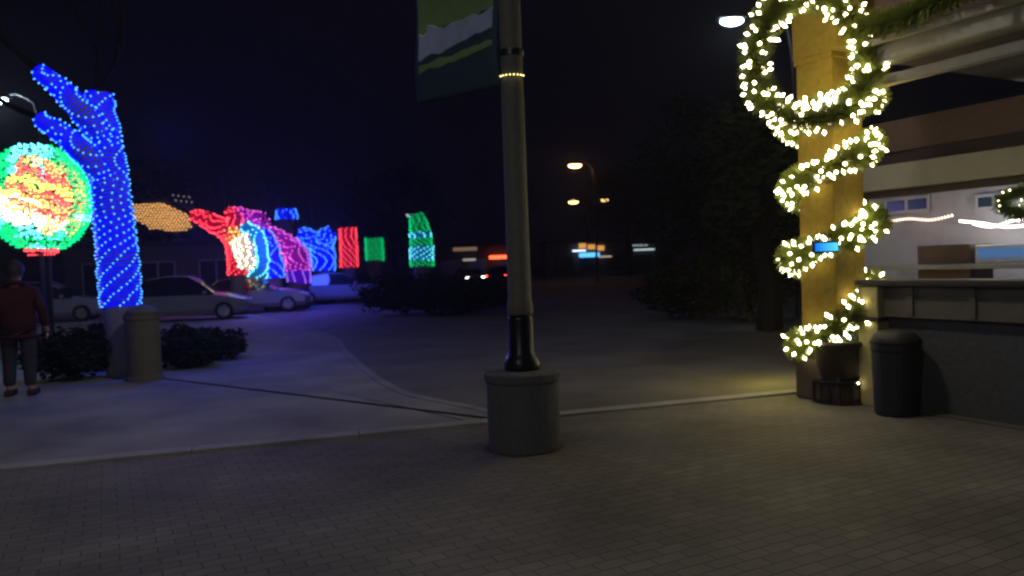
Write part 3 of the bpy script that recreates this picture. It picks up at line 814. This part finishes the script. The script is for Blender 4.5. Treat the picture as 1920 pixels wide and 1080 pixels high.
for zz in (z0 - .012, z1 + .012):
    bm = nb(); a_ = bpt(-.10, 0); b_ = bpt(1.03, 0); a_.z = b_.z = zz; tube(bm, [a_, b_], .012, 8); build('banner_rod', bm, MATS['black_metal'], bn)

# ---------------------------------------------------------------- wrapped column
t = empty('light_wrapped_column', COL, 'yellow square column spiralled with a green garland of white bulbs', 'column')
M_yel = mat('yellow_stucco', (.20, .135, .005), .85, var=.35, scale=14, bump=.9)
bm = nb(); bbox(bm, -.235, .235, -.235, .235, .0, 3.72, .02); build('shaft', bm, M_yel, t)
bm = nb(); bbox(bm, -.29, .29, -.29, .29, .003, .45, .02); bbox(bm, -.26, .26, -.26, .26, .45, .52, .02); build('plinth', bm, mat('plinth_brown', (.12, .085, .05), .85, bump=.3), t)
bm = nb(); bbox(bm, -.25, .25, -.25, .25, 3.66, 3.72, .006); bbox(bm, -.26, .60, -.26, .40, 3.72, 5.2, .02); build('capital', bm, M_yel, t)
# garland path: helix given by side points
turns = [(645, 0), (535, 1), (478, 2), (412, 3), (345, 4), (272, 5), (222, 6), (188, 7)]
cpx = 1556
def zof(py): return D(cpx, py, COL.y).z
HR = .41
pts = []
path = []
for i in range(0, 141):
    s = i / 20.0                     # phase in half turns
    k = min(int(s), 6); f_ = s - k
    f_ = f_ * f_ * (3 - 2 * f_) * .5 + f_ * .5
    z = zof(turns[k][0]) * (1 - f_) + zof(turns[k + 1][0]) * f_
    a = math.pi + s * math.pi        # starts at the left, passes in front to the right
    rr = HR * (1 + .05 * math.sin(i * .7))
    path.append(COL + Vector((math.cos(a) * rr, math.sin(a) * rr, z)))
def garland(name, label, path, rad, nleaf, nb_rows, parent_loc, single, bstep, br=.0165, cat='garland', group='lit garlands around the column'):
    g = empty(name, parent_loc, label, cat, group)
    bm = nb(); tube(bm, path, .012, 5); build('wire', bm, mat('green_wire', (.02, .04, .015), .8), g)
    P, _ = resample(path, [1] * len(path), .01)
    bm = nb()
    for _k in range(nleaf):
        i = random.randrange(len(P) - 1); tq = (P[i + 1] - P[i]).normalized(); s, q_ = frame_at(tq)
        a = random.uniform(0, 2 * math.pi); d = (s * math.cos(a) + q_ * math.sin(a) + tq * random.uniform(-.5, .5)).normalized()
        L = rad * random.uniform(.5, 1.2); sd = d.cross(tq).normalized() * .006
        p0 = P[i] + d * .01
        bm.faces.new([bm.verts.new(p0 - sd), bm.verts.new(p0 + sd), bm.verts.new(p0 + d * L + sd * .6), bm.verts.new(p0 + d * L - sd * .6)])
    build('needles', bm, mat('garland_needle', (.15, .19, .015), .7, var=.5, scale=4), g)
    lst = []; acc = 0
    for a_, b_ in zip(P, P[1:]):
        acc += (b_ - a_).length
        if acc > bstep:
            acc = 0; tq = (b_ - a_).normalized(); s, q_ = frame_at(tq)
            for _r in range(nb_rows):
                a = random.uniform(0, 2 * math.pi); d = s * math.cos(a) + q_ * math.sin(a)
                lst.append((a_ + d * rad * random.uniform(.55, 1.0) + tq * random.uniform(-.03, .03), d))
    bulbs(g, lst, br, glow('warm_bulb', (1, .86, .52), 12, True), single=single)
    return g
g = garland('spiral_garland', 'green garland with white bulbs spiralling around the yellow column', path, .16, 34000, 3, COL, 100, .036, br=.023)
# wreath high on the column
wc = D(1522, 106, COL.y - .80); wpath = []
for i in range(61):
    a = 2 * math.pi * i / 60
    wpath.append(wc + Vector((math.cos(a) * .56 + math.sin(a) * .0, .10 * math.sin(a * 2), math.sin(a) * .62)))
garland('big_wreath', 'large ring wreath of green garland with white bulbs high on the yellow column', wpath, .17, 17000, 4, wc, 90, .055, br=.022)
for (x_, z_, e_) in ((-.55, 2.5, 3), (-.5, 3.3, 5), (.2, 3.0, 4)):
    lamp('garland_glow', COL + Vector((x_, -.78, z_)), (1, .72, .16), e_, .12, g)
lamp('garland_glow', COL + Vector((-1.0, .3, 1.35)), (1, .80, .35), 5, .2, g)  # bare point lamp added to carry warm light over the road
lamp('garland_glow', G(1440, 716) + Vector((0, 0, .6)), (1, .80, .12), 20, .15, g)  # point lamp without a fixture, added for the yellow pool on the ground
# lit screen device on the column
sp_ = D(1550, 463, COL.y - .60)
t = empty('screen_terminal', (sp_.x, sp_.y, sp_.z), 'small glowing blue screen on a bracket fixed to the front of the yellow column', 'terminal')
bm = nb(); box(bm, sp_ + Vector((0, .03, 0)), (.27, .05, .125), bevel=.012); build('housing', bm, mat('black_plastic', (.015, .015, .015), .5), t)
bm = nb(); box(bm, sp_ + Vector((0, .002, 0)), (.235, .01, .085), bevel=.003)
ms = bpy.data.materials.new('screen_blue'); ms.use_nodes = True; nn_ = ms.node_tree; pp = nn_.nodes['Principled BSDF']
tc = nn_.nodes.new('ShaderNodeTexCoord'); rmp = nn_.nodes.new('ShaderNodeValToRGB'); sx_ = nn_.nodes.new('ShaderNodeSeparateXYZ')
nn_.links.new(tc.outputs['Generated'], sx_.inputs[0]); nn_.links.new(sx_.outputs[0], rmp.inputs[0])
rmp.color_ramp.elements[0].color = (.0, .16, .8, 1); rmp.color_ramp.elements[1].color = (.1, .75, 1, 1)
nn_.links.new(rmp.outputs[0], pp.inputs['Emission Color']); pp.inputs['Emission Strength'].default_value = 1.1; pp.inputs['Base Color'].default_value = (0, 0, 0, 1)
build('screen', bm, ms, t)
bm = nb(); tube(bm, [sp_ + Vector((0, .05, 0)), sp_ + Vector((0, .40, 0))], .022, 10); build('bracket', bm, MATS['black_plastic'], t)
# planter on a slatted stand at the column's foot
pp_ = G(1575, 752)
t = empty('pot_on_stand', pp_, 'dark round pot on a low slatted metal stand at the foot of the column', 'planter')
bm = nb(); lathe(bm, pp_, [(.17, .25), (.19, .26), (.27, .60), (.30, .62), (.30, .66), (.26, .665), (.25, .60)], 32); build('pot', bm, mat('pot_brown', (.05, .035, .025), .7, bump=.3), t, smooth=True)
bm = nb(); lathe(bm, pp_, [(.27, .22), (.28, .225), (.28, .243), (.27, .248)], 24)
lathe(bm, pp_, [(.28, .0), (.29, .003), (.29, .02), (.28, .022)], 24); build('stand_ring', bm, MATS['black_metal'], t)
for k in range(16):
    a = 2 * math.pi * k / 16; bm = nb(); tube(bm, [pp_ + Vector((math.cos(a) * .27, math.sin(a) * .27, .02)), pp_ + Vector((math.cos(a) * .265, math.sin(a) * .265, .225))], .009, 6); build('stand_bar', bm, MATS['black_metal'], t)
bm = nb(); leafcloud(bm, pp_ + Vector((0, 0, .72)), (.26, .26, .16), 900, .035); build('plant', bm, mat('pot_leaf', (.05, .09, .02), .7, var=.4), t)
lst = [(G(1588 + 12 * k, 756, .001) * 1 + Vector((0, -.05, .24)), Vector((0, -1, 0))) for k in range(4)]
bulbs(t, [(pp_ + Vector((math.cos(a) * .285, math.sin(a) * .285, .235)), Vector((math.cos(a), math.sin(a), 0))) for a in [R(-75 + 14 * k) for k in range(5)]], .014, MATS['warm_bulb'], single=5)

# ---------------------------------------------------------------- building with porch
t = empty('porch_building', BL(0, 0, 0), 'open fronted restaurant porch with pale beams right of the column', 'building')
M_brown = mat('brown_wood', (.09, .055, .038), .7, bump=.3, scale=12)
M_pale = mat('pale_beam', (.25, .24, .20), .7, var=.12, bump=.2)
M_dkw = mat('dark_wood', (.035, .025, .02), .8, bump=.3)
M_grey = mat('grey_wall', (.34, .35, .38), .85, bump=.2, var=.15)
AX = 7.0
# front eave: moulding, gap and lower batten
def vz(px, py, b): return V(px, py, b).z
zE = vz(1780, 62, -.3)
bm = nb(); bbox(bm, .62, AX, -.34, -.10, zE - .10, zE + .12, .02); bbox(bm, .62, AX, -.40, -.34, zE + .06, zE + .13, .01)
build('cornice', bm, M_pale, t)
bm = nb(); bbox(bm, .62, AX, -.22, -.12, zE - .30, zE - .20, .01); build('batten', bm, mat('batten', (.15, .145, .13), .7), t)
bm = nb(); bbox(bm, .62, AX, -.10, 5.5, zE + .0, zE + .08); build('porch_ceiling', bm, M_dkw, t)
bm = nb(); bbox(bm, .62, AX, -.06, 5.6, zE + .12, zE + 1.6); build('upper_wall', bm, mat('upper_wall', (.07, .035, .03), .85, bump=.3), t)
# fascia band and pale beam deeper inside
for (b_, ya, yb, m_, nm, yx) in ((2.2, 205, 268, M_brown, 'fascia_board', 1780), (2.0, 292, 342, M_pale, 'cross_beam', 1780)):
    bm = nb(); bbox(bm, -1.2, AX, b_, b_ + .2, vz(yx, yb, b_), vz(yx, ya, b_), .01); build(nm, bm, m_, t)
bm = nb(); bbox(bm, (V(1600, 300, 2.2) - COL).dot(U), AX, 2.25, 2.35, vz(1780, 296, 2.2), vz(1780, 265, 2.2)); build('dark_board', bm, M_dkw, t)
bm = nb(); bbox(bm, (V(1600, 300, 2.2) - COL).dot(U), AX, 2.1, 2.2, vz(1780, 358, 2.1), vz(1780, 342, 2.1)); build('beam_trim', bm, M_dkw, t)
B3 = 3.6
zt = vz(1780, 340, B3); zb = vz(1780, 505, B3)
bm = nb(); bbox(bm, (V(1600, 450, B3) - COL).dot(U), AX, B3, B3 + .2, 0, zt + .8); build('back_wall', bm, M_grey, t)
for (x0, x1, y0, y1) in ((1662, 1742, 368, 400), (1832, 1900, 362, 392)):
    p0 = V(x0, y1, B3 - .02); p1 = V(x1, y0, B3 - .02)
    a0 = (p0 - COL).dot(U); a1 = (p1 - COL).dot(U)
    bm = nb(); bbox(bm, a0, a1, B3 - .03, B3 - .003, p0.z, p1.z); f = build('window', bm, mat('blue_pane', (.03, .05, .075), .15), t)
    bm = nb()
    for aa in (a0, (a0 + a1) / 2, a1): bbox(bm, aa - .02, aa + .02, B3 - .05, B3 - .031, p0.z, p1.z)
    for zz in (p0.z, p1.z): bbox(bm, a0 - .02, a1 + .02, B3 - .054, B3 - .033, zz - .02, zz + .02)
    build('frame', bm, mat('frame_pale', (.35, .36, .4), .6), f)
# bar counter inside
B2 = 2.6
zc1 = vz(1800, 458, B2); zc0 = vz(1800, 492, B2)
bm = nb(); a0 = (V(1720, 470, B2) - COL).dot(U); a1 = (V(1818, 470, B2) - COL).dot(U)
bbox(bm, a0, a1, B2, B2 + .5, zc0 - .5, zc1, .01); build('cupboard', bm, M_brown, t)
bm = nb(); bbox(bm, (V(1610, 500, B2) - COL).dot(U), AX, B2 - .25, B2 + .55, zc0 - .08, zc0 - .02, .01); build('shelf', bm, mat('shelf_pale', (.22, .23, .25), .5), t)
# low front wall / bar
zw1 = vz(1800, 524, .0); zm = vz(1800, 600, .0); 
bm = nb(); bbox(bm, .66, AX, -.06, .10, zm, zw1 - .06, .01); build('upper_panel', bm, mat('panel_brown', (.12, .105, .075), .75, bump=.3, scale=10), t)
bm = nb(); bbox(bm, .40, AX, -.16, .24, zw1 - .06, zw1, .015); build('counter_top', bm, mat('counter_dark', (.035, .028, .02), .6, bump=.1), t)
bm = nb(); bbox(bm, .66, AX, .02, .2, 0.0, zm); build('lower_wall', bm, mat('lower_dark', (.07, .07, .072), .85, bump=.4, scale=18), t)
for k in range(9):
    aa = .95 + k * .62
    bm = nb(); bbox(bm, aa, aa + .05, -.085, -.062, zm + .03, zw1 - .08); build('panel_batten', bm, MATS['panel_brown'], t)
bm = nb(); bbox(bm, .42, .655, -.14, .22, 0.0, zw1 - .063, .015); build('end_post', bm, mat('post_yellow', (.42, .36, .14), .8, bump=.3), t)
bm = nb(); bbox(bm, .40, .675, -.155, .235, zm - .05, zm, .008); build('post_band', bm, M_dkw, t)
bm = nb(); bbox(bm, .62, AX, -.10, 5.0, 0.002, .016); build('porch_floor', bm, mat('porch_floor', (.12, .10, .08), .7), t)
# stools/bin in front of the bar
bb = BL(.95, -.28, 0)
t2 = empty('litter_bin', bb, 'dark round litter bin standing against the low bar wall', 'litter bin')
bm = nb(); lathe(bm, bb, [(.19, .0), (.20, .02), (.22, .62), (.23, .64), (.23, .70)], 28); build('bin_body', bm, mat('bin_dark', (.012, .012, .014), .6), t2)
bm = nb(); lathe(bm, bb + Vector((0, 0, .701)), [(.235, 0), (.24, .02), (.18, .10), (.06, .13)], 28); build('lid', bm, MATS['bin_dark'], t2, smooth=True)

# string lights draped inside, in front of the back wall
def string_run(name, label, pts, col, es, br, step, single, group=None, rr=.005, power=None):
    P, _ = resample(pts, [1] * len(pts), .04)
    o = empty(name, pts[0], label, 'string lights', group)
    bm = nb(); tube(bm, P, rr, 5, False); build('cord', bm, MATS['green_wire'], o)
    lst = along([(p, Vector((0, -.5, -1)).normalized()) for p in P], step)
    bulbs(o, lst, br, glow(name + '_bulb' + col[0:0] if False else 'bulb_' + label[:14].replace(' ', '_'), es[0], es[1], False), single=single)
    if power: 
        m_ = P[len(P) // 2]; lamp('string_glow', m_ - K * .35, es[0], power, .1, o)
    return o
BS = B3 - .25
string_run('string_lights', 'pinkish string lights sagging along the grey wall near the column', [V(1648, 418, BS), V(1700, 409, BS), V(1745, 411, BS), V(1790, 401, BS)], '', ((1, .68, .55), 3.0), .019, .05, 40, 'string lights inside the porch', power=2.5)
string_run('string_lights', 'dense bright white string lights at the right edge', [V(1795, 413, BS - .02), V(1840, 417, BS - .02), V(1885, 424, BS - .02), V(1935, 420, BS - .02)], '', ((1, .86, .74), 8), .016, .035, 60, 'string lights inside the porch', power=5)
string_run('string_lights', 'second bright strand just under the dense one at the right edge', [V(1820, 418, BS - .06), V(1860, 424, BS - .06), V(1900, 412, BS - .06), V(1950, 410, BS - .06)], '', ((1, .88, .8), 8.5), .015, .04, 40, 'string lights inside the porch', power=4)
lamp('porch_lamp', BL(1.6, 2.7, 2.25), (.78, .86, 1), 60, .2, t)
# hanging leafy garland at right
gp = [V(1955, 350, 1.8), V(1905, 362, 1.8), V(1872, 380, 1.8), V(1905, 398, 1.8), V(1960, 402, 1.8)]
garland('hanging_garland', 'pale lit leafy garland hanging at the right edge of the porch', gp, .09, 2500, 1, gp[0], 30, .06, br=.009, group='lit garlands around the column')
# neon/blue sign
p0 = V(1880, 472, B2 - .0)
ns = empty('blue_case', p0, 'blue lit display case on the porch shelf at the right edge', 'display case', None)
bm = nb(); aa = (p0 - COL).dot(U); bbox(bm, aa - .35, aa + .55, B2 + .01, B2 + .3, zc0 - .019, zc0 + .21, .02); build('case', bm, mat('case_white', (.5, .55, .6), .5), ns)
bm = nb(); bbox(bm, aa - .3, aa + .5, B2 - .012, B2 + .006, zc0 + .05, zc0 + .17); build('lit_panel', bm, glow('case_blue', (.12, .3, .7), .35), ns)
# garland with red bows over the cornice
gp = [BL(.66, -.42, zE + .30), BL(1.2, -.45, zE + .22), BL(1.9, -.45, zE + .30), BL(2.8, -.45, zE + .2), BL(3.8, -.45, zE + .3)]
g2 = empty('cornice_garland', gp[0], 'unlit evergreen garland with dark red bows above the cornice', 'garland')
P, _ = resample(gp, [1] * 5, .01)
bm = nb()
for _k in range(9000):
    i = random.randrange(len(P) - 1); d = Vector((random.gauss(0, 1), random.gauss(0, 1), random.gauss(0, 1))).normalized(); L = random.uniform(.08, .17)
    sd = d.cross(Vector((.3, .2, .9))).normalized() * .007; p0 = P[i]
    bm.faces.new([bm.verts.new(p0 - sd), bm.verts.new(p0 + sd), bm.verts.new(p0 + d * L + sd * .5), bm.verts.new(p0 + d * L - sd * .5)])
build('needles', bm, MATS['garland_needle'], g2)
for k in (120, 250):
    p0 = P[min(k, len(P) - 1)] + Vector((-.1, -.1, .05)); bm = nb()
    for s in (-1, 1):
        pts = [p0 + U * (s * .17 * math.sin(a)) + Vector((0, 0, .09 * math.sin(2 * a) + .0)) for a in [math.pi * j / 12 for j in range(13)]]
        tube(bm, pts, [.012 + .02 * math.sin(math.pi * j / 12) for j in range(13)], 6)
        tube(bm, [p0, p0 + U * s * .07 + Vector((0, 0, -.2))], [.02, .03], 6)
    build('bow', bm, mat('bow_red', (.18, .015, .02), .7), g2)

# ---------------------------------------------------------------- haze added for halos round the lights
hz = nb(); box(hz, (0, 240, 14), (500, 620, 34))
mh = bpy.data.materials.new('night_haze'); mh.use_nodes = True; hn = mh.node_tree; hn.nodes.clear()
ho = hn.nodes.new('ShaderNodeOutputMaterial'); hv = hn.nodes.new('ShaderNodeVolumePrincipled')
hv.inputs['Density'].default_value = 0.0011; hv.inputs['Color'].default_value = (.9, .9, 1, 1); hv.inputs['Anisotropy'].default_value = 0.7
hn.links.new(hv.outputs[0], ho.inputs['Volume'])
tag(build('haze', hz, mh), 'thin damp night air softening the lights', 'haze', kind='stuff')
